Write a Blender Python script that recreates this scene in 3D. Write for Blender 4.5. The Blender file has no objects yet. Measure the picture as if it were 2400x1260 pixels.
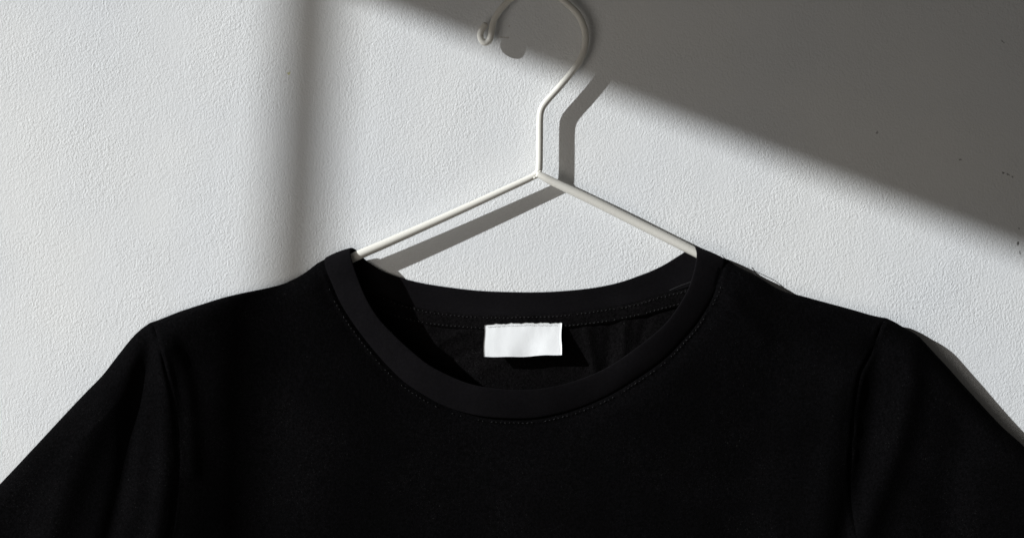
import bpy, math, random
import numpy as np
from mathutils import Vector

random.seed(4)
C = bpy.context.scene

# ------------------------------------------------------------------ camera, light, exposure
S = 0.00025            # metres per photograph pixel on the wall (frame is 0.6 m wide)
D = 2.0                # camera distance from the wall
cam = bpy.data.cameras.new('camera'); cam.sensor_width = 36; cam.lens = 36 * D / 0.6
cam.clip_start = 0.05; cam.clip_end = 50
camo = bpy.data.objects.new('camera', cam); C.collection.objects.link(camo)
camo.location = (0, -D, 0); camo.rotation_euler = (math.radians(90), 0, 0)
C.camera = camo

world = bpy.data.worlds.new('World'); C.world = world; world.use_nodes = True
bg = world.node_tree.nodes['Background']
bg.inputs[0].default_value = (1.0, 0.95, 0.87, 1); bg.inputs[1].default_value = 0.04

K, SLOPE = 2.3, 0.41                      # shadow length per height, and its fall across the wall
ang = math.atan(SLOPE); inc = math.atan(K)
SUN = Vector((-math.sin(inc) * math.cos(ang), -math.cos(inc), math.sin(inc) * math.sin(ang)))
sun = bpy.data.lights.new('sun', 'SUN'); sun.energy = 5.0; sun.angle = math.radians(0.72)
sun.color = (0.945, 0.98, 1.0)
suno = bpy.data.objects.new('sun', sun); C.collection.objects.link(suno)
suno.rotation_euler = SUN.to_track_quat('Z', 'Y').to_euler(); suno.location = SUN * 3

fill = bpy.data.lights.new('fill_light', 'AREA'); fill.shape = 'RECTANGLE'; fill.size = 0.5; fill.size_y = 0.5  # added soft fill that lifts the shade, no actual lamp stands here
fill.energy = 1.4; fill.color = (1.0, 0.94, 0.86)
fo = bpy.data.objects.new('fill_light', fill); C.collection.objects.link(fo)
fo.location = (-0.46, -0.80, -0.22)
fo.rotation_euler = (Vector(fo.location) - Vector((0, 0, 0))).to_track_quat('Z', 'Y').to_euler()

C.view_settings.view_transform = 'Standard'
try: C.view_settings.look = 'None'
except Exception: pass
C.view_settings.exposure = 0.06; C.view_settings.gamma = 1.0; C.view_settings.use_curve_mapping = False
C.cycles.max_bounces = 6; C.cycles.use_denoising = True

# ------------------------------------------------------------------ helpers
def P(x, y, h=0.0):
    """photograph pixel + height above the wall (in the same pixel unit) -> metres"""
    f = 1 - h * S / D
    return ((x - 1200) * S * f, -h * S, (630 - y) * S * f)

def smooth(pts, n, closed=False):
    """Catmull-Rom through pts, resampled to n points evenly by length"""
    p = np.array(pts, float)
    if closed: q = np.vstack([p[-1], p, p[0], p[1]])
    else: q = np.vstack([2 * p[0] - p[1], p, 2 * p[-1] - p[-2]])
    out = []
    for i in range(1, len(q) - 2):
        a, b, c, d = q[i - 1], q[i], q[i + 1], q[i + 2]
        for t in np.linspace(0, 1, 12, endpoint=False):
            out.append(.5 * ((2 * b) + (-a + c) * t + (2 * a - 5 * b + 4 * c - d) * t * t + (-a + 3 * b - 3 * c + d) * t ** 3))
    out.append(q[-2]); out = np.array(out)
    s = np.r_[0, np.cumsum(np.linalg.norm(np.diff(out, axis=0), axis=1))]
    u = np.linspace(0, s[-1], n, endpoint=not closed)
    return np.stack([np.interp(u, s, out[:, k]) for k in range(out.shape[1])], 1)

def dist(X, Y, line):
    """distance from every point to a polyline"""
    L = np.asarray(line, float); d = np.full(X.shape, 1e9)
    for (x0, y0), (x1, y1) in zip(L[:-1, :2], L[1:, :2]):
        vx, vy = x1 - x0, y1 - y0; l2 = vx * vx + vy * vy + 1e-9
        t = np.clip(((X - x0) * vx + (Y - y0) * vy) / l2, 0, 1)
        d = np.minimum(d, np.hypot(X - x0 - t * vx, Y - y0 - t * vy))
    return d

def mesh_obj(name, verts, faces, mat, parent=None, sm=True, loc=(0, 0, 0)):
    me = bpy.data.meshes.new(name)
    off = Vector(parent.location) if parent and parent.type == 'EMPTY' else (Vector(parent['origin']) if parent and 'origin' in parent else Vector((0, 0, 0)))
    me.from_pydata([tuple(Vector(v) - off) for v in verts], [], faces)
    me.validate(); me.update()
    if sm: me.shade_smooth()
    me.materials.append(mat)
    o = bpy.data.objects.new(name, me); C.collection.objects.link(o)
    if parent: o.parent = parent
    return o

def grid_faces(nu, nv, wrap=False, off=0):
    f = []
    for i in range(nu if wrap else nu - 1):
        for j in range(nv - 1):
            a = i * nv + j; b = ((i + 1) % nu) * nv + j
            f.append((off + a, off + b, off + b + 1, off + a + 1))
    return f

def sub(o, parent):
    o.parent = parent
    return o

def empty(name, loc, label, cat):
    o = bpy.data.objects.new(name, None); C.collection.objects.link(o)
    o.location = loc; o['label'] = label; o['category'] = cat; o.empty_display_size = 0.02
    return o

def tube(path, rad, n=16, cap=True):
    """round rod along 3-D metre points with a radius each"""
    p = np.array(path, float); r = np.broadcast_to(np.asarray(rad, float), (len(p),))
    T = np.gradient(p, axis=0); T /= np.linalg.norm(T, axis=1)[:, None]
    V = []; up = np.array([0, 1.0, 0])
    N = np.cross(T, up); N /= np.linalg.norm(N, axis=1)[:, None] + 1e-12; B = np.cross(T, N)
    rings = []
    for i in range(len(p)):
        rings.append((p[i], r[i], N[i], B[i]))
    if cap:
        def capr(i, sgn):
            out = []
            for a in (80, 60, 40, 20):
                a = math.radians(a)
                out.append((p[i] + sgn * T[i] * r[i] * math.sin(a) * .8, r[i] * math.cos(a), N[i], B[i]))
            return out
        rings = capr(0, -1) + rings + capr(len(p) - 1, 1)[::-1]
    for c, rr, nn, bb in rings:
        for k in range(n):
            a = 2 * math.pi * k / n
            V.append(tuple(c + rr * (math.cos(a) * nn + math.sin(a) * bb)))
    F = []
    for i in range(len(rings) - 1):
        for k in range(n):
            F.append((i * n + k, i * n + (k + 1) % n, (i + 1) * n + (k + 1) % n, (i + 1) * n + k))
    F.append(tuple(range(n))[::-1]); F.append(tuple((len(rings) - 1) * n + k for k in range(n)))
    return V, F

# ------------------------------------------------------------------ materials
def mat(name, col, rough=0.8, spec=0.3):
    m = bpy.data.materials.new(name); m.use_nodes = True
    b = m.node_tree.nodes['Principled BSDF']
    b.inputs['Base Color'].default_value = (*col, 1); b.inputs['Roughness'].default_value = rough
    b.inputs['Specular IOR Level'].default_value = spec
    return m, m.node_tree, b

def node(t, kind, **kw):
    n = t.nodes.new(kind)
    for k, v in kw.items():
        if k in n.inputs: n.inputs[k].default_value = v
        else: setattr(n, k, v)
    return n

# rolled wall paint
wallm, t, b = mat('wall_paint', (.8, .8, .79), .75, .25)
tc = node(t, 'ShaderNodeTexCoord')
warp = node(t, 'ShaderNodeTexNoise', Scale=260.0, Detail=1.0)
t.links.new(tc.outputs['Object'], warp.inputs['Vector'])
wsub = node(t, 'ShaderNodeVectorMath', operation='SUBTRACT'); wsub.inputs[1].default_value = (.5, .5, .5)
t.links.new(warp.outputs['Color'], wsub.inputs[0])
wsc = node(t, 'ShaderNodeVectorMath', operation='SCALE'); wsc.inputs['Scale'].default_value = 0.0022
t.links.new(wsub.outputs[0], wsc.inputs[0])
wadd = node(t, 'ShaderNodeVectorMath', operation='ADD')
t.links.new(tc.outputs['Object'], wadd.inputs[0]); t.links.new(wsc.outputs[0], wadd.inputs[1])
n1 = node(t, 'ShaderNodeTexNoise', Scale=820.0, Detail=3.0, Roughness=.6)
n2 = node(t, 'ShaderNodeTexNoise', Scale=260.0, Detail=2.0, Roughness=.5)
n3 = node(t, 'ShaderNodeTexNoise', Scale=9.0, Detail=2.0)
mpw = node(t, 'ShaderNodeMapping'); mpw.inputs['Scale'].default_value = (1, 1, .8); mpw.inputs['Rotation'].default_value = (0, .1, 0)
t.links.new(wadd.outputs[0], mpw.inputs[0]); t.links.new(mpw.outputs[0], n1.inputs['Vector']); t.links.new(wadd.outputs[0], n2.inputs['Vector'])
t.links.new(tc.outputs['Object'], n3.inputs['Vector'])
ma = node(t, 'ShaderNodeMath', operation='MULTIPLY_ADD'); ma.inputs[1].default_value = .35
t.links.new(n2.outputs['Fac'], ma.inputs[0]); t.links.new(n1.outputs['Fac'], ma.inputs[2])
bump = node(t, 'ShaderNodeBump', Strength=1.0, Distance=0.00037)
# the roller left the paint heavier in some places than in others
n4 = node(t, 'ShaderNodeTexNoise', Scale=22.0, Detail=3.0); t.links.new(tc.outputs['Object'], n4.inputs['Vector'])
mr4 = node(t, 'ShaderNodeMapRange'); mr4.inputs[1].default_value = .3; mr4.inputs[2].default_value = .7; mr4.inputs[3].default_value = .55; mr4.inputs[4].default_value = 1.35
t.links.new(n4.outputs['Fac'], mr4.inputs[0])
mh = node(t, 'ShaderNodeMath', operation='MULTIPLY'); t.links.new(ma.outputs[0], mh.inputs[0]); t.links.new(mr4.outputs[0], mh.inputs[1])
t.links.new(mh.outputs[0], bump.inputs['Height']); t.links.new(bump.outputs[0], b.inputs['Normal'])
ramp = node(t, 'ShaderNodeValToRGB')
ramp.color_ramp.elements[0].position = .35; ramp.color_ramp.elements[0].color = (.775, .785, .80, 1)
ramp.color_ramp.elements[1].position = .65; ramp.color_ramp.elements[1].color = (.83, .83, .825, 1)
t.links.new(n3.outputs['Fac'], ramp.inputs[0])
# rare small dark pits in the paint
vo = node(t, 'ShaderNodeTexVoronoi', Scale=34.0, Randomness=1.0)
t.links.new(wadd.outputs[0], vo.inputs['Vector'])
sep = node(t, 'ShaderNodeSeparateColor'); t.links.new(vo.outputs['Color'], sep.inputs[0])
c1 = node(t, 'ShaderNodeMath', operation='LESS_THAN'); c1.inputs[1].default_value = .028
t.links.new(vo.outputs['Distance'], c1.inputs[0])
c2 = node(t, 'ShaderNodeMath', operation='GREATER_THAN'); c2.inputs[1].default_value = .93
t.links.new(sep.outputs[0], c2.inputs[0])
c3 = node(t, 'ShaderNodeMath', operation='MULTIPLY'); t.links.new(c1.outputs[0], c3.inputs[0]); t.links.new(c2.outputs[0], c3.inputs[1])
mx = node(t, 'ShaderNodeMixRGB'); mx.inputs[2].default_value = (.30, .28, .25, 1)
t.links.new(c3.outputs[0], mx.inputs[0]); t.links.new(ramp.outputs[0], mx.inputs[1])
# a few real marks on the paint: chips at the right, a yellow fleck, a pale brown scratch
def mark(prev, px, py, rx, ry, rot, col, amt=1.0):
    x, _, z = P(px, py)
    m_ = node(t, 'ShaderNodeMapping', vector_type='TEXTURE')
    m_.inputs['Location'].default_value = (x, 0, z); m_.inputs['Rotation'].default_value = (0, rot, 0)
    m_.inputs['Scale'].default_value = (rx * S, 1, ry * S)
    w2 = node(t, 'ShaderNodeVectorMath', operation='ADD')
    ws = node(t, 'ShaderNodeVectorMath', operation='SCALE'); ws.inputs['Scale'].default_value = min(rx, ry) * S * 5
    nn = node(t, 'ShaderNodeTexNoise', Scale=1400.0, Detail=2.0); t.links.new(tc.outputs['Object'], nn.inputs['Vector'])
    sb = node(t, 'ShaderNodeVectorMath', operation='SUBTRACT'); sb.inputs[1].default_value = (.5, .5, .5)
    t.links.new(nn.outputs['Color'], sb.inputs[0]); t.links.new(sb.outputs[0], ws.inputs[0])
    t.links.new(tc.outputs['Object'], w2.inputs[0]); t.links.new(ws.outputs[0], w2.inputs[1])
    t.links.new(w2.outputs[0], m_.inputs[0])
    ln_ = node(t, 'ShaderNodeVectorMath', operation='LENGTH'); t.links.new(m_.outputs[0], ln_.inputs[0])
    mr = node(t, 'ShaderNodeMapRange'); mr.inputs[1].default_value = 1.1; mr.inputs[2].default_value = .7; mr.inputs[3].default_value = 0; mr.inputs[4].default_value = amt
    t.links.new(ln_.outputs['Value'], mr.inputs[0])
    mm = node(t, 'ShaderNodeMixRGB'); mm.inputs[2].default_value = (*col, 1)
    t.links.new(mr.outputs[0], mm.inputs[0]); t.links.new(prev, mm.inputs[1])
    return mm.outputs[0]
dk = (.07, .065, .06)
c_ = mx.outputs[0]
for a in ((2352, 405, 3, 2, 0, dk, .9), (2363, 409, 5, 1.5, .5, dk, .8), (2373, 414, 3, 2, .6, dk, .9), (2386, 570, 2.2, 6, .2, dk, .9), (2391, 592, 2, 5, -.4, dk, .9),
          (2251, 374, 2.5, 2.5, 0, dk, .7), (2055, 311, 2, 4, .3, dk, .6), (2350, 98, 6, 1.6, .7, dk, .5), (1340, 768, 2, 2, 0, dk, .5), (1690, 578, 3, 1.4, .6, dk, .6),
          (566, 4, 2, 5, .3, dk, .45), (677, 172, 3.5, 3, 0, (.55, .52, .12), .9), (2388, 535, 2, 3, 0, dk, .6), (1500, 510, 1.5, 2, 0, dk, .5), (2140, 722, 1.7, 2.2, 0, dk, .7),
          (1180, 88, 17, 1.7, .06, (.33, .27, .20), .45), (1194, 62, 2, 3, .3, (.33, .27, .20), .5)):
    c_ = mark(c_, *a)
t.links.new(c_, b.inputs['Base Color'])

def fabric(name, base, lint, sheen, bscale, bdist, lo=.35, hi=2.1):
    m, t, b = mat(name, base, .95, .03)
    b.inputs['Sheen Weight'].default_value = sheen; b.inputs['Sheen Roughness'].default_value = .5
    b.inputs['Sheen Tint'].default_value = (1, .96, 1, 1)
    tc = node(t, 'ShaderNodeTexCoord')
    nz = node(t, 'ShaderNodeTexNoise', Scale=bscale, Detail=3.0, Roughness=.7)
    t.links.new(tc.outputs['Object'], nz.inputs['Vector'])
    bp = node(t, 'ShaderNodeBump', Strength=1.0, Distance=bdist)
    t.links.new(nz.outputs['Fac'], bp.inputs['Height']); t.links.new(bp.outputs[0], b.inputs['Normal'])
    # lint: sparse pale flecks on the knit
    lt = node(t, 'ShaderNodeTexNoise', Scale=1500.0, Detail=2.0, Roughness=.6)
    big = node(t, 'ShaderNodeTexNoise', Scale=28.0, Detail=3.0)
    t.links.new(tc.outputs['Object'], lt.inputs['Vector']); t.links.new(tc.outputs['Object'], big.inputs['Vector'])
    s = node(t, 'ShaderNodeMath', operation='MULTIPLY_ADD'); s.inputs[1].default_value = .22
    t.links.new(big.outputs['Fac'], s.inputs[0]); t.links.new(lt.outputs['Fac'], s.inputs[2])
    r = node(t, 'ShaderNodeValToRGB')
    r.color_ramp.elements[0].position = .79; r.color_ramp.elements[0].color = (*base, 1)
    r.color_ramp.elements[1].position = .92; r.color_ramp.elements[1].color = (lint, lint, lint * .98, 1)
    t.links.new(s.outputs[0], r.inputs[0])
    gr = node(t, 'ShaderNodeTexNoise', Scale=700.0, Detail=4.0, Roughness=.8); t.links.new(tc.outputs['Object'], gr.inputs['Vector'])
    fd = node(t, 'ShaderNodeTexNoise', Scale=14.0, Detail=4.0, Roughness=.6); t.links.new(tc.outputs['Object'], fd.inputs['Vector'])
    g1 = node(t, 'ShaderNodeMapRange'); g1.inputs[1].default_value = .35; g1.inputs[2].default_value = .7; g1.inputs[3].default_value = lo; g1.inputs[4].default_value = hi
    g2 = node(t, 'ShaderNodeMapRange'); g2.inputs[1].default_value = .3; g2.inputs[2].default_value = .7; g2.inputs[3].default_value = .65; g2.inputs[4].default_value = 1.35
    t.links.new(gr.outputs['Fac'], g1.inputs[0]); t.links.new(fd.outputs['Fac'], g2.inputs[0])
    gm = node(t, 'ShaderNodeMath', operation='MULTIPLY'); t.links.new(g1.outputs[0], gm.inputs[0]); t.links.new(g2.outputs[0], gm.inputs[1])
    sc = node(t, 'ShaderNodeVectorMath', operation='SCALE'); t.links.new(r.outputs[0], sc.inputs[0]); t.links.new(gm.outputs[0], sc.inputs['Scale'])
    t.links.new(sc.outputs[0], b.inputs['Base Color'])
    return m

jersey = fabric('black_jersey', (.0018, .00165, .0019), .022, .004, 1400, .00025)
ribm = fabric('black_rib_knit', (.0053, .0048, .0055), .010, .006, 1800, .00008, .8, 1.3)
inner = fabric('black_jersey_inside', (.0031, .0028, .0030), .028, .006, 1300, .0003)
thread, _, _ = mat('black_thread', (.022, .021, .022), .6, .3)
hangm, t, b = mat('cream_powder_coat', (.75, .725, .665), .38, .45)
tc = node(t, 'ShaderNodeTexCoord'); nz = node(t, 'ShaderNodeTexNoise', Scale=500.0, Detail=2.0)
t.links.new(tc.outputs['Object'], nz.inputs['Vector'])
bp = node(t, 'ShaderNodeBump', Strength=.5, Distance=.00008)
t.links.new(nz.outputs['Fac'], bp.inputs['Height']); t.links.new(bp.outputs[0], b.inputs['Normal'])

labm, t, b = mat('white_satin_label', (.88, .885, .89), .6, .3)
tc = node(t, 'ShaderNodeTexCoord'); mp = node(t, 'ShaderNodeMapping'); mp.inputs['Scale'].default_value = (1, 1, .35)
t.links.new(tc.outputs['Object'], mp.inputs[0])
nz = node(t, 'ShaderNodeTexNoise', Scale=110.0, Detail=3.0); t.links.new(mp.outputs[0], nz.inputs['Vector'])
rp = node(t, 'ShaderNodeValToRGB')
rp.color_ramp.elements[0].position = .3; rp.color_ramp.elements[0].color = (.80, .80, .805, 1)
rp.color_ramp.elements[1].position = .6; rp.color_ramp.elements[1].color = (.90, .905, .91, 1)
t.links.new(nz.outputs['Fac'], rp.inputs[0]); t.links.new(rp.outputs[0], b.inputs['Base Color'])
wv = node(t, 'ShaderNodeTexNoise', Scale=1500.0, Detail=1.0); t.links.new(tc.outputs['Object'], wv.inputs['Vector'])
bp = node(t, 'ShaderNodeBump', Strength=.6, Distance=.0001)
t.links.new(wv.outputs['Fac'], bp.inputs['Height']); t.links.new(bp.outputs[0], b.inputs['Normal'])
woodm, _, _ = mat('window_frame_paint', (.6, .59, .57), .5, .4)
steelm, _, bb = mat('nail_steel', (.45, .44, .42), .35, .5); bb.inputs['Metallic'].default_value = 1

# ------------------------------------------------------------------ the wall
def box(x0, x1, y0, y1, z0, z1):
    v = [(x, y, z) for x in (x0, x1) for y in (y0, y1) for z in (z0, z1)]
    f = [(0, 1, 3, 2), (4, 6, 7, 5), (0, 4, 5, 1), (2, 3, 7, 6), (0, 2, 6, 4), (1, 5, 7, 3)]
    return v, f
def boxes(lst):
    V, F = [], []
    for a in lst:
        v, f = box(*a); F += [tuple(i + len(V) for i in q) for q in f]; V += v
    return V, F

XW = -1.3                                   # outer face of the side wall with the window
v, f = box(XW - .1, 2.2, 0, .12, -1.4, 1.5)
o = mesh_obj('wall', v, f, wallm, sm=False); o['kind'] = 'structure'

# the window the sun comes through: the lower edge of its head and its glazing bar cast the two soft shadows
def caster(x, y):
    wx, _, wz = P(x, y); tt = (wx - XW) / -SUN.x
    return wx + SUN.x * tt, SUN.y * tt, wz + SUN.z * tt
e1 = caster(855, 0); e2 = caster(2400, 598)
m1 = caster(706, 0); m2 = caster(672, 600)
ya, yb, zb = -.32, -1.35, -.75
def zh(y): return e1[2] + (e2[2] - e1[2]) * (y - e1[1]) / (e2[1] - e1[1])
T = .03
V, F = boxes([(XW, XW + T, -2.0, 0.0, -1.4, zb - .05), (XW, XW + T, -2.0, 0.0, zh(ya) + .08, 1.5),
              (XW, XW + T, -2.0, yb - .05, zb - .05, zh(ya) + .08), (XW, XW + T, ya + .05, 0.0, zb - .05, zh(ya) + .08)])
o = mesh_obj('side_wall', V, F, wallm, sm=False); o['kind'] = 'structure'
win = empty('window', (XW, (ya + yb) / 2, zb), 'painted window frame with one slim glazing bar letting the sun in from the left', 'window')
x0, x1 = XW, XW + .028
hv = [(x, y, z) for x in (x0, x1) for y, z in ((ya + .05, zh(ya + .05)), (yb - .05, zh(yb - .05)), (yb - .05, zh(ya) + .081), (ya + .05, zh(ya) + .081))]
hf = [(0, 1, 2, 3), (7, 6, 5, 4), (0, 4, 5, 1), (1, 5, 6, 2), (2, 6, 7, 3), (3, 7, 4, 0)]
mesh_obj('head', hv, hf, woodm, win, sm=False)
for a in ((x0, x1, ya, ya + .05, zb, zh(ya)), (x0, x1, yb - .05, yb, zb, zh(yb))):
    mesh_obj('jamb', *box(*a), woodm, win, sm=False)
mesh_obj('sill', *box(x0 - .02, x1 + .03, yb - .05, ya + .05, zb - .05, zb), woodm, win, sm=False)
w = .0134; zt = zh(m1[1]); 
def my(z): return m1[1] + (m2[1] - m1[1]) * (z - m1[2]) / (m2[2] - m1[2])
bv = [(x, my(z) + s * w / 2, z) for x in (XW + .002, XW + .009) for z, s in ((zb, 1), (zt, 1), (zt, -1), (zb, -1))]
mesh_obj('glazing_bar', bv, [(0, 1, 2, 3), (7, 6, 5, 4), (0, 4, 5, 1), (1, 5, 6, 2), (2, 6, 7, 3), (3, 7, 4, 0)], woodm, win, sm=False)

# ------------------------------------------------------------------ hanger
HW = 30.0
hanger = empty('clothes_hanger', P(1264, 405, HW), 'cream wire clothes hanger with curled hook holding the black shirt on the wall', 'hanger')
def wire(name, pts, parent):
    q = smooth(pts, max(60, len(pts) * 14))
    path = [P(a[0], a[1], a[2]) for a in q]
    v, f = tube(path, [a[3] * S for a in q], 20)
    return mesh_obj(name, v, f, hangm, parent)
h = HW
wire('hook', [(1137, 59, h + 2, 7.2), (1129, 70, h + 1, 7.4), (1125.5, 83, h, 7.4), (1129, 95, h, 7.4), (1138, 101, h, 7.4), (1147, 95, h, 7.4),
              (1151, 82, h, 7.5), (1153, 66, h, 7.5), (1160, 43, h, 7.5), (1177, 18, h, 7.5), (1202, -5, h, 7.5), (1232, -20, h, 7.6),
              (1266, -24, h, 7.8), (1300, -13, h, 8), (1330, 10, h, 8), (1353, 33, h, 8), (1367, 60, h, 8), (1372.5, 92, h, 8), (1364, 132, h, 8),
              (1345, 163, h, 8), (1312, 203, h, 8), (1281, 238, h, 8), (1269, 257, h, 8), (1265.5, 280, h, 8), (1265, 330, h, 8), (1264.5, 375, h, 8),
              (1263.5, 396, h, 8)], hanger)
wire('arm', [(1264, 385, h, 7.9), (1263.5, 397, h, 8), (1257, 408, h, 8), (1244, 416.5, h, 8), (1200, 437, h, 8.2), (1100, 483, h, 9), (1000, 528, h, 9.8), (900, 572, h, 10.6), (835, 600, h, 11),
             (762, 637, h, 11), (700, 669, h, 11), (600, 716, h, 11), (480, 770, h, 11), (430, 800, h, 11)], hanger)
wire('arm', [(1262, 408.5, h + 5, 7.5), (1275, 415, h + 5, 8.8), (1300, 428, h + 4, 9.8), (1400, 476, h + 2, 10.4), (1500, 526, h, 10.6), (1632, 592, h, 11), (1700, 628, h, 11), (1800, 684, h, 11),
             (1900, 732, h, 11), (2000, 776, h, 11)], hanger)
wv = []; wf = []
for cx, cy, rr in ((1253.5, 416, 5.2), (1259, 413, 5.5), (1266, 401.5, 4.5)):
    base = len(wv)
    for i in range(9):
        for j in range(12):
            a = math.pi * i / 8; bb2 = 2 * math.pi * j / 12
            wv.append(P(cx + rr * math.sin(a) * math.cos(bb2), cy + rr * math.sin(a) * math.sin(bb2) * .8, h + 4 + rr * math.cos(a)))
    for i in range(8):
        for j in range(12):
            wf.append((base + i * 12 + j, base + i * 12 + (j + 1) % 12, base + (i + 1) * 12 + (j + 1) % 12, base + (i + 1) * 12 + j))
mesh_obj('weld', wv, wf, hangm, hanger)

# the nail the hook hangs on, just above the picture's upper edge
v = []; f = []
for k, (hh, rr) in enumerate(((-5, 4), (42, 4), (43, 6.5), (46, 6.5), (47, 5.5))):
    for j in range(20):
        a = 2 * math.pi * j / 20; v.append(P(1263 + rr * math.cos(a), -12.2 + rr * math.sin(a), hh))
for k in range(4):
    for j in range(20):
        f.append((k * 20 + j, k * 20 + (j + 1) % 20, (k + 1) * 20 + (j + 1) % 20, (k + 1) * 20 + j))
f.append(tuple(80 + j for j in range(20)))
nail = mesh_obj('nail', v, f, steelm, None); nail['label'] = 'steel nail in the wall that the hanger hook hangs on'; nail['category'] = 'nail'

# ------------------------------------------------------------------ shirt: outlines in photograph pixels
shL = [(351, 756), (377, 747), (420, 730), (469, 714), (520, 698), (565, 687), (615, 677), (657, 667), (682, 657), (705, 645), (728, 629), (745, 616), (764, 606)]
shR = [(1697, 606), (1708, 610), (1724, 621), (1745, 632), (1764, 641), (1790, 656), (1812, 670), (1830, 679), (1846, 685), (1875, 692), (1923, 705), (1997, 725), (2046, 739), (2078, 745)]
slL = [(351, 756), (328, 773), (306, 795), (272, 838), (240, 879), (200, 920), (160, 962), (80, 1048), (0, 1133), (-120, 1255), (-280, 1420)]
slR = [(2078, 745), (2097, 754), (2117, 766), (2138, 777), (2155, 789), (2174, 809), (2195, 832), (2224, 863), (2253, 896), (2317, 966), (2356, 1006), (2400, 1045), (2530, 1170), (2700, 1340)]
seamL = [(351, 756), (362, 768), (377, 823), (391, 880), (403, 930), (413, 1000), (418, 1060), (417, 1115), (409, 1180), (400, 1240), (368, 1340), (310, 1450), (225, 1550)]
seamR = [(2078, 745), (2066, 762), (2057, 785), (2047, 815), (2030, 848), (2015, 880), (2005, 935), (2000, 985), (1996, 1040), (1992, 1105), (1998, 1200), (2015, 1280), (2060, 1390), (2130, 1480), (2215, 1550)]
cuffL = [(-280, 1420), (-150, 1570), (20, 1740)]; undL = [(225, 1550), (130, 1640), (20, 1740)]
cuffR = [(2700, 1340), (2580, 1500), (2420, 1690)]; undR = [(2215, 1550), (2310, 1620), (2420, 1690)]
sideL = [(225, 1550), (215, 2200), (205, 3050)]; sideR = [(2215, 1550), (2225, 2200), (2235, 3050)]
edges = [smooth(e, 60) for e in (shL, shR, slL, slR, undL, undR, sideL, sideR)]
sL = smooth(seamL, 90); sR = smooth(seamR, 90)

# folds: (polyline, height, width) ridges and valleys in the cloth, all in pixels
folds = [
    ([(300, 830), (255, 930), (190, 1060), (120, 1250), (60, 1450)], 16, 44),
    ([(345, 810), (332, 880), (312, 980), (290, 1120), (250, 1300)], -13, 24),
    ([(372, 795), (388, 880), (391, 1000), (384, 1150), (358, 1300), (310, 1450)], 15, 26),
    ([(400, 800), (432, 880), (446, 980), (450, 1100)], 8, 20),
    ([(470, 860), (500, 1000), (510, 1200), (470, 1400)], -10, 55),
    ([(760, 1000), (720, 1300), (700, 1800)], 9, 120),
    ([(2060, 800), (2050, 900), (2035, 1020), (2010, 1140), (1985, 1260)], -9, 28),
    ([(2140, 830), (2135, 900), (2115, 1000), (2080, 1110), (2040, 1210), (1990, 1330)], 12, 32),
    ([(2260, 980), (2230, 1150), (2200, 1400)], -8, 50),
    ([(1985, 900), (1960, 1020), (1930, 1200), (1900, 1500)], 9, 40),
    ([(1840, 820), (1780, 1000), (1740, 1300), (1700, 1900)], -8, 75),
    ([(1500, 1100), (1480, 1500), (1500, 2100)], 8, 130),
    ([(1100, 1080), (1080, 1500), (1000, 2300)], -7, 130),
    ([(620, 800), (560, 900), (520, 980)], 4, 50),
    ([(1640, 1060), (1840, 1010), (1960, 960)], 3, 40),
    ([(1690, 640), (1730, 720), (1790, 790)], 4, 24),
]
bfolds = [
    ([(1030, 800), (1110, 775), (1200, 800)], 3.5, 12), ([(1060, 840), (1130, 812)], -2.5, 10),
    ([(1120, 870), (1200, 840), (1300, 850)], 2.5, 14),
    ([(1375, 775), (1385, 830), (1400, 900)], 4.0, 13), ([(1430, 770), (1425, 830), (1420, 900)], -3, 14),
    ([(1465, 755), (1460, 820), (1440, 880)], 3.5, 12), ([(1520, 735), (1500, 800)], -2.5, 12),
    ([(1000, 770), (1040, 860)], 2.5, 14),
]
def prof(d, w): return np.sqrt(np.clip(1 - (1 - np.clip(d / w, 0, 1)) ** 2, 0, 1))
def edge_d(X, Y):
    d = np.full(X.shape, 1e9)
    for e in edges: d = np.minimum(d, dist(X, Y, e))
    return d
def edge_h(X, Y):
    q = np.clip((X - 2090) / 220., 0, 1)
    return HW - 9 * q * q * (3 - 2 * q)
def lowwave(X, Y, a):
    return a * (np.sin(X / 173. + 1.3 * np.sin(Y / 260.)) * np.cos(Y / 211. + .7) + .5 * np.sin(X / 71. + Y / 97. + 2))
def Hfront(X, Y):
    d = edge_d(X, Y); p = prof(d, 46)
    hw = edge_h(X, Y)
    z = hw + (58 - hw) * p
    g = np.clip(d / 70, 0, 1)
    for l, a, s in folds: z = z + a * np.exp(-(dist(X, Y, smooth(l, 24)) / s) ** 2) * g
    z = z + lowwave(X, Y, 2.2) * g
    ds = np.minimum(dist(X, Y, sL), dist(X, Y, sR))
    pk = .75 + .5 * np.sin(Y / 17. + 2 * np.sin(Y / 41.))          # the seam puckers a little
    z = z - np.where(X < 1000, 3.6, 2.2) * np.exp(-(ds / 3.4) ** 2) * np.clip(d / 6, 0.25, 1) * pk + 1.1 * np.exp(-((ds - 9) / 6.0) ** 2) * np.clip(d / 12, 0, 1) * pk
    return z
def Hback(X, Y):
    d = edge_d(X, Y)
    hw = edge_h(X, Y)
    z = hw - (hw - 6) * prof(d, 60)
    for l, a, s in bfolds: z = z + 1.1 * a * np.exp(-(dist(X, Y, smooth(l, 16)) / s) ** 2)
    return np.maximum(z, 2.0)

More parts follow.
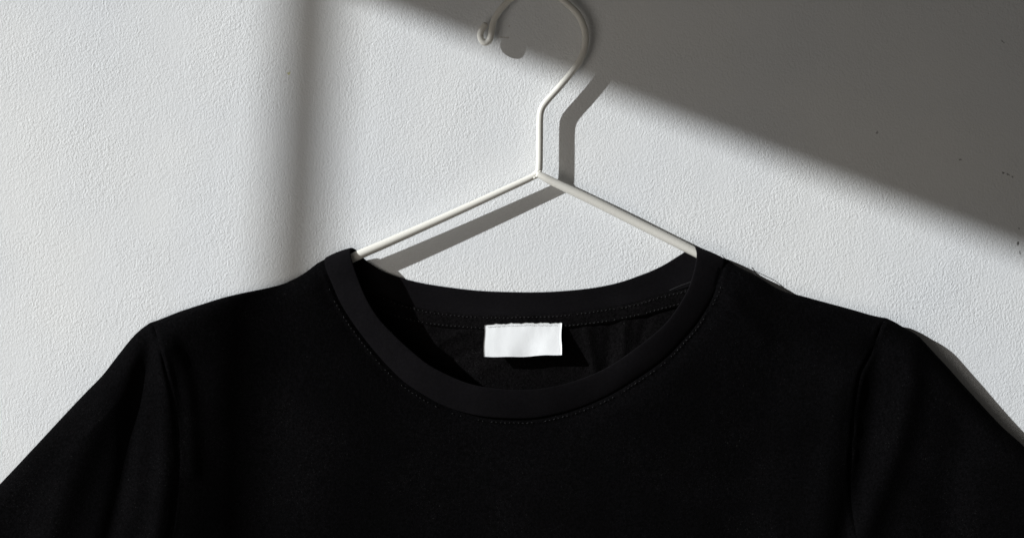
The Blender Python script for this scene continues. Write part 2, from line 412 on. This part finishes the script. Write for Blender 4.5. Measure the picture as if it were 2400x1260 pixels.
def coons(top, bot, left, right, nu, nv, vpow=1.5):
    """u runs along top/bot, v along left/right; denser near v=0"""
    v = np.linspace(0, 1, nv) ** vpow; u = np.linspace(0, 1, nu)
    def at(c, s):
        L = np.r_[0, np.cumsum(np.linalg.norm(np.diff(c, axis=0), axis=1))]; L /= L[-1]
        return np.stack([np.interp(s, L, c[:, 0]), np.interp(s, L, c[:, 1])], 1)
    t_, b_, l_, r_ = at(top, u), at(bot, u), at(left, v), at(right, v)
    U, Vv = u[:, None, None], v[None, :, None]
    G = (1 - Vv) * t_[:, None] + Vv * b_[:, None] + (1 - U) * l_[None] + U * r_[None] \
        - ((1 - U) * (1 - Vv) * t_[0] + U * (1 - Vv) * t_[-1] + (1 - U) * Vv * b_[0] + U * Vv * b_[-1])
    return G[..., 0], G[..., 1]

# collar loop: free edge (I) and seamed edge (O); front then back, each with its height above the wall
I_front = [(826, 581, 30), (821, 585, 44), (824, 607, 55), (842, 660, 59), (864, 709, 60), (893, 752, 60), (933, 793, 60), (965, 822, 60), (1008, 856, 59), (1065, 885, 58), (1110, 901, 58),
           (1163, 910, 57), (1220, 913, 57), (1275, 909, 57), (1341, 894, 58), (1420, 862, 58), (1500, 808, 59), (1563, 754, 60), (1605, 692, 60), (1621, 654, 59), (1632, 607, 55), (1632, 586, 44), (1627, 577, 30)]
I_back = [(1627, 577, 30), (1619, 580, 18), (1602, 592, 11), (1583, 604, 8), (1555, 621, 7), (1526, 635, 6), (1500, 645, 6), (1460, 659, 6), (1410, 671, 6), (1350, 679, 6), (1275, 684, 6), (1200, 684, 6),
          (1125, 681, 6), (1060, 674, 6), (1000, 665, 6), (955, 655, 6), (922, 645, 6), (893, 633, 7), (862, 613, 10), (846, 598, 16), (836, 586, 24), (826, 581, 30)]
O_front = [(765, 604, 30), (760, 609, 44), (764, 630, 54), (773, 652, 58), (798, 709, 59), (833, 764, 59), (878, 822, 59), (920, 868, 59), (960, 903, 59), (1039, 949, 59), (1119, 973, 59), (1208, 980, 59),
           (1277, 975, 59), (1357, 954, 59), (1436, 919, 59), (1520, 865, 59), (1562, 832, 59), (1595, 797, 59), (1633, 752, 59), (1671, 690, 58), (1688, 646, 54), (1698, 614, 44), (1696, 604, 30)]
O_back = [(1696, 604, 30), (1680, 630, 14), (1655, 655, 8), (1610, 675, 6), (1547, 692, 5), (1484, 711, 5), (1404, 724, 5), (1315, 736, 5), (1214, 740, 5), (1131, 740, 5), (1039, 732, 5), (973, 719, 5), (910, 698, 5),
          (850, 670, 6), (805, 645, 8), (780, 622, 14), (765, 604, 30)]
NF, NB = 240, 200
If, Of = smooth(I_front, NF), smooth(O_front, NF)
Ib, Ob = smooth(I_back, NB), smooth(O_back, NB)
I = np.vstack([If[:-1], Ib[:-1]]); O = np.vstack([Of[:-1], Ob[:-1]])
n = len(I)
def wsm(a, k=4):
    for _ in range(k): a = (np.roll(a, 1, 0) + 2 * a + np.roll(a, -1, 0)) / 4
    return a
I, O = wsm(I, 3), wsm(O, 3)
fr_ = np.clip((O[:, 2] - 40) / 18, 0, 1)          # the front of the band stands up towards its free edge
I[:, 2] += 6 * fr_; O[:, 2] -= 7 * fr_
mid = (I + O) / 2
Tn = np.roll(mid, -1, 0) - np.roll(mid, 1, 0)
Nn = np.cross(Tn, O - I); Nn /= np.linalg.norm(Nn, axis=1)[:, None]
Nn = wsm(Nn, 10); Nn /= np.linalg.norm(Nn, axis=1)[:, None]
if Nn[NF // 2][2] < 0: Nn = -Nn
NP = 36
V = []
for i in range(n):
    for k in range(NP):
        a = 2 * math.pi * k / NP
        tt = .5 - .5 * math.copysign(abs(math.cos(a)) ** .8, math.cos(a))
        s = math.sin(a)
        off = math.copysign(abs(s) ** .4, s) * 3.2
        bow = 1.3 * math.sin(math.pi * tt)
        # slight unevenness of the rib along the band
        wob = .9 * math.sin(i * .11 + 1.7 * math.sin(i * .043)) * math.sin(math.pi * tt)
        p = I[i] + (O[i] - I[i]) * tt + Nn[i] * (off + bow + wob)
        V.append(P(*p))
F = []
for i in range(n):
    for k in range(NP):
        F.append((i * NP + k, i * NP + (k + 1) % NP, ((i + 1) % n) * NP + (k + 1) % NP, ((i + 1) % n) * NP + k))

shirt = empty('t_shirt', P(1215, 620, 30), 'plain black crew neck t-shirt with a blank white neck label hanging on the wire hanger', 't-shirt')
collar = mesh_obj('collar', V, F, ribm, shirt)

def sheet(name, X, Y, H, m, parent):
    nu, nv = X.shape
    v = [P(X[i, j], Y[i, j], H[i, j]) for i in range(nu) for j in range(nv)]
    return mesh_obj(name, v, grid_faces(nu, nv), m, parent)

# front and back panels
def tuck(a, b, n0, frac):          # seam line moved a little under the collar
    c = a + (b - a) * frac
    return c[:, :2]
nf = tuck(Of, If, NF, .16); nf = nf[6:-6]
top = np.vstack([smooth(shL, 120), nf, smooth(shR, 120)])
left = np.vstack([sL, smooth(sideL, 60)[1:]]); right = np.vstack([sR, smooth(sideR, 60)[1:]])
bot = smooth([(205, 3050), (1220, 3075), (2235, 3050)], 60)
X, Y = coons(top, bot, left, right, 420, 300, 1.7)
H = Hfront(X, Y)
dn = dist(X, Y, Of[:, :2])
H = H - 7.5 * np.exp(-(dn / 30.) ** 2) + 1.5 * np.exp(-((dn - 10) / 5.) ** 2) - 1.5 * np.exp(-(dn / 4.) ** 2)
front = sheet('front_panel', X, Y, H, jersey, shirt)
nb = tuck(Ob, Ib, NB, .1)[::-1][6:-6]
topb = np.vstack([smooth(shL, 120), nb, smooth(shR, 120)])
X, Y = coons(topb, bot, left, right, 360, 260, 1.7)
back = sheet('back_panel', X, Y, Hback(X, Y), inner, shirt)

# sleeves: front and back cloth joined along the upper fold and the underarm
def sleeve(sm_, sl, cuff, und):
    a, bb_, c, d = smooth(sm_, 90), smooth(cuff, 60), smooth(sl, 90), smooth(und, 60)
    X, Y = coons(c, d, a, bb_, 160, 200, 1.3)
    Hf, Hk = Hfront(X, Y), Hback(X, Y)
    nu, nv = X.shape
    v = [P(X[i, j], Y[i, j], Hf[i, j]) for i in range(nu) for j in range(nv)] + [P(X[i, j], Y[i, j], Hk[i, j]) for i in range(nu) for j in range(nv)]
    return mesh_obj('sleeve', v, grid_faces(nu, nv) + grid_faces(nu, nv, off=nu * nv), jersey, shirt)
slv1 = sleeve(seamL, slL, cuffL, undL); slv2 = sleeve(seamR, slR, cuffR, undR)

# neck tape inside the back neck
tA = smooth([(1670, 655, 12), (1608, 677, 9), (1547, 691, 9), (1484, 711, 9), (1404, 723, 9), (1315, 735, 9), (1214, 738, 9), (1131, 738, 9), (1039, 731, 9), (973, 718, 9), (910, 697, 9), (850, 668, 10)], 160)
tB = smooth([(1670, 685, 12), (1601, 714, 9), (1547, 729, 9), (1500, 741, 9), (1420, 757, 9), (1331, 767, 9), (1230, 773, 9), (1131, 773, 9), (1039, 766, 9), (970, 755, 9), (900, 735, 9), (840, 700, 10)], 160)
V = []; NPt = 20
for i in range(160):
    for k in range(NPt):
        a = 2 * math.pi * k / NPt
        tt = .5 - .5 * math.cos(a); s = math.sin(a)
        p = tA[i] + (tB[i] - tA[i]) * tt
        V.append(P(p[0], p[1], p[2] + math.copysign(abs(s) ** .5, s) * 2.2))
F = [(i * NPt + k, i * NPt + (k + 1) % NPt, (i + 1) * NPt + (k + 1) % NPt, (i + 1) * NPt + k) for i in range(159) for k in range(NPt)]
tape = mesh_obj('neck_tape', V, F, inner, shirt)

# stitching: tiny thread dashes standing proud of the cloth
def stitches(path, step, ln, r, zz=0.0, skip=0.0):
    p = np.array(path, float); s = np.r_[0, np.cumsum(np.linalg.norm(np.diff(p, axis=0), axis=1))]
    V, F = [], []; q = 0
    for c in np.arange(step, s[-1] - step, step):
        if random.random() < skip: continue
        L = ln * random.uniform(.55, 1.15); j = random.uniform(-.6, .6)
        a = np.array([np.interp(c - L / 2, s, p[:, k]) for k in range(3)]); b2 = np.array([np.interp(c + L / 2, s, p[:, k]) for k in range(3)])
        d = b2 - a; d /= np.linalg.norm(d); nx = np.array([-d[1], d[0], 0])
        a = a + nx * (j + zz * (1 if q % 2 else -1)); b2 = b2 + nx * (j - zz * (1 if q % 2 else -1)); q += 1
        m = (a + b2) / 2 + np.array([0, 0, r * .6]); base = len(V)
        for c3, rr in ((a, .25), (m, 1.0), (b2, .25)):
            for k in range(6):
                an = math.pi * k / 3
                V.append(P(*(c3 + nx * r * rr * math.cos(an) + np.array([0, 0, r * rr * math.sin(an)]))))
        for g in range(2):
            for k in range(6):
                F.append((base + g * 6 + k, base + g * 6 + (k + 1) % 6, base + g * 6 + 6 + (k + 1) % 6, base + g * 6 + 6 + k))
    return V, F
def offset(line, d):
    p = np.array(line)[:, :2]; T_ = np.gradient(p, axis=0); T_ /= np.linalg.norm(T_, axis=1)[:, None]
    return p + np.stack([T_[:, 1], -T_[:, 0]], 1) * d
sp = offset(Of[14:-10], -10.5)
if sp[100][1] < Of[114][1]: sp = offset(Of[14:-10], 10.5)
hh = Hfront(sp[:, 0], sp[:, 1]) + 2.6 - 7.5 * math.exp(-(13 / 30) ** 2)
o = mesh_obj('stitching', *stitches(np.c_[sp, hh], 10.5, 4.6, .9, .9, .22), thread, shirt); o.parent = front
o.matrix_parent_inverse.identity()
def lerp(f_): q = tA + (tB - tA) * f_; q[:, 2] += 2.4; return q
for fr in (.16, .86):
    o = mesh_obj('stitching', *stitches(lerp(fr), 9.6, 4.6, 1.15, .6, .05), thread, shirt); o.parent = tape

# label
W_, H_ = 40, 24
V = []
tl, tr, br, bl = np.array([1135, 761]), np.array([1316, 757]), np.array([1316, 831]), np.array([1133, 835])
def lab(u, v, back=0):
    p = (tl * (1 - u) + tr * u) * (1 - v) + (bl * (1 - u) + br * u) * v
    y = p[1] + v * (2.4 * math.sin(math.pi * min(u * 1.25, 1)) * (1 if u < .8 else 0) + .6 * math.sin(u * 15)) \
        - (1 - v) ** 3 * 2.2 * math.sin(math.pi * u) + (1 - v) ** 4 * (.8 * math.sin(u * 31) + .7 * math.sin(u * 67 + 1) + .5 * math.sin(u * 120))
    x = p[0] + .8 * math.sin(v * 7 + u * 2)
    hgt = 12.5 + 26 * v ** 1.15 + 2.2 * math.sin(u * 6.5 + .5) * v + .7 * math.sin(u * 15 + v * 3) * (.2 + v * .6)
    return P(x, y, hgt - back)
for bk in (0, 1.6):
    for i in range(W_ + 1):
        for j in range(H_ + 1): V.append(lab(i / W_, j / H_, bk))
F = grid_faces(W_ + 1, H_ + 1) + [tuple(reversed(q)) for q in grid_faces(W_ + 1, H_ + 1, off=(W_ + 1) * (H_ + 1))]
N1 = (W_ + 1) * (H_ + 1)
rim = [(i * (H_ + 1)) for i in range(W_ + 1)] + [W_ * (H_ + 1) + j for j in range(1, H_ + 1)] + [i * (H_ + 1) + H_ for i in range(W_ - 1, -1, -1)] + [j for j in range(H_ - 1, 0, -1)]
for k in range(len(rim)):
    a, b2 = rim[k], rim[(k + 1) % len(rim)]; F.append((a, b2, b2 + N1, a + N1))
label = mesh_obj('neck_label', V, F, labm, shirt); label['label'] = 'blank white satin label'
tw, _, _ = mat('white_thread', (.6, .6, .6), .7, .2)
def labpath(v, n=30): return [(tl[0] * (1 - u) + tr[0] * u, (tl[1] * (1 - u) + tr[1] * u) * (1 - v) + (bl[1] * (1 - u) + br[1] * u) * v - (1 - v) * 3 * math.sin(math.pi * u), 12.5 + 26 * v ** 1.15 + 1.4) for u in np.linspace(.02, .98, n)]
o = mesh_obj('stitching', *stitches(labpath(.07), 5, 3.4, .8, .8), tw, shirt); o.parent = label

# loose thread ends at the right shoulder seam
for pts in ([(1703, 610, 33), (1699, 605, 34), (1695, 601, 34), (1693, 597, 34)],
            [(1772, 645, 31), (1763, 635, 26), (1753, 629, 20), (1745, 625, 16), (1739, 622, 14)]):
    q = smooth(pts, 24)
    v, f = tube([P(*a) for a in q], [.75 * S] * 24, 8)
    mesh_obj('loose_thread', v, f, thread, shirt)
# fine piping of thread along the neck tape on the right
q = smooth([(1570, 680, 13), (1583, 674, 14), (1598, 668, 15), (1625, 658, 16)], 30)
v, f = tube([P(*a) for a in q], [.8 * S] * 30, 8)
mesh_obj('loose_thread', v, f, thread, shirt)
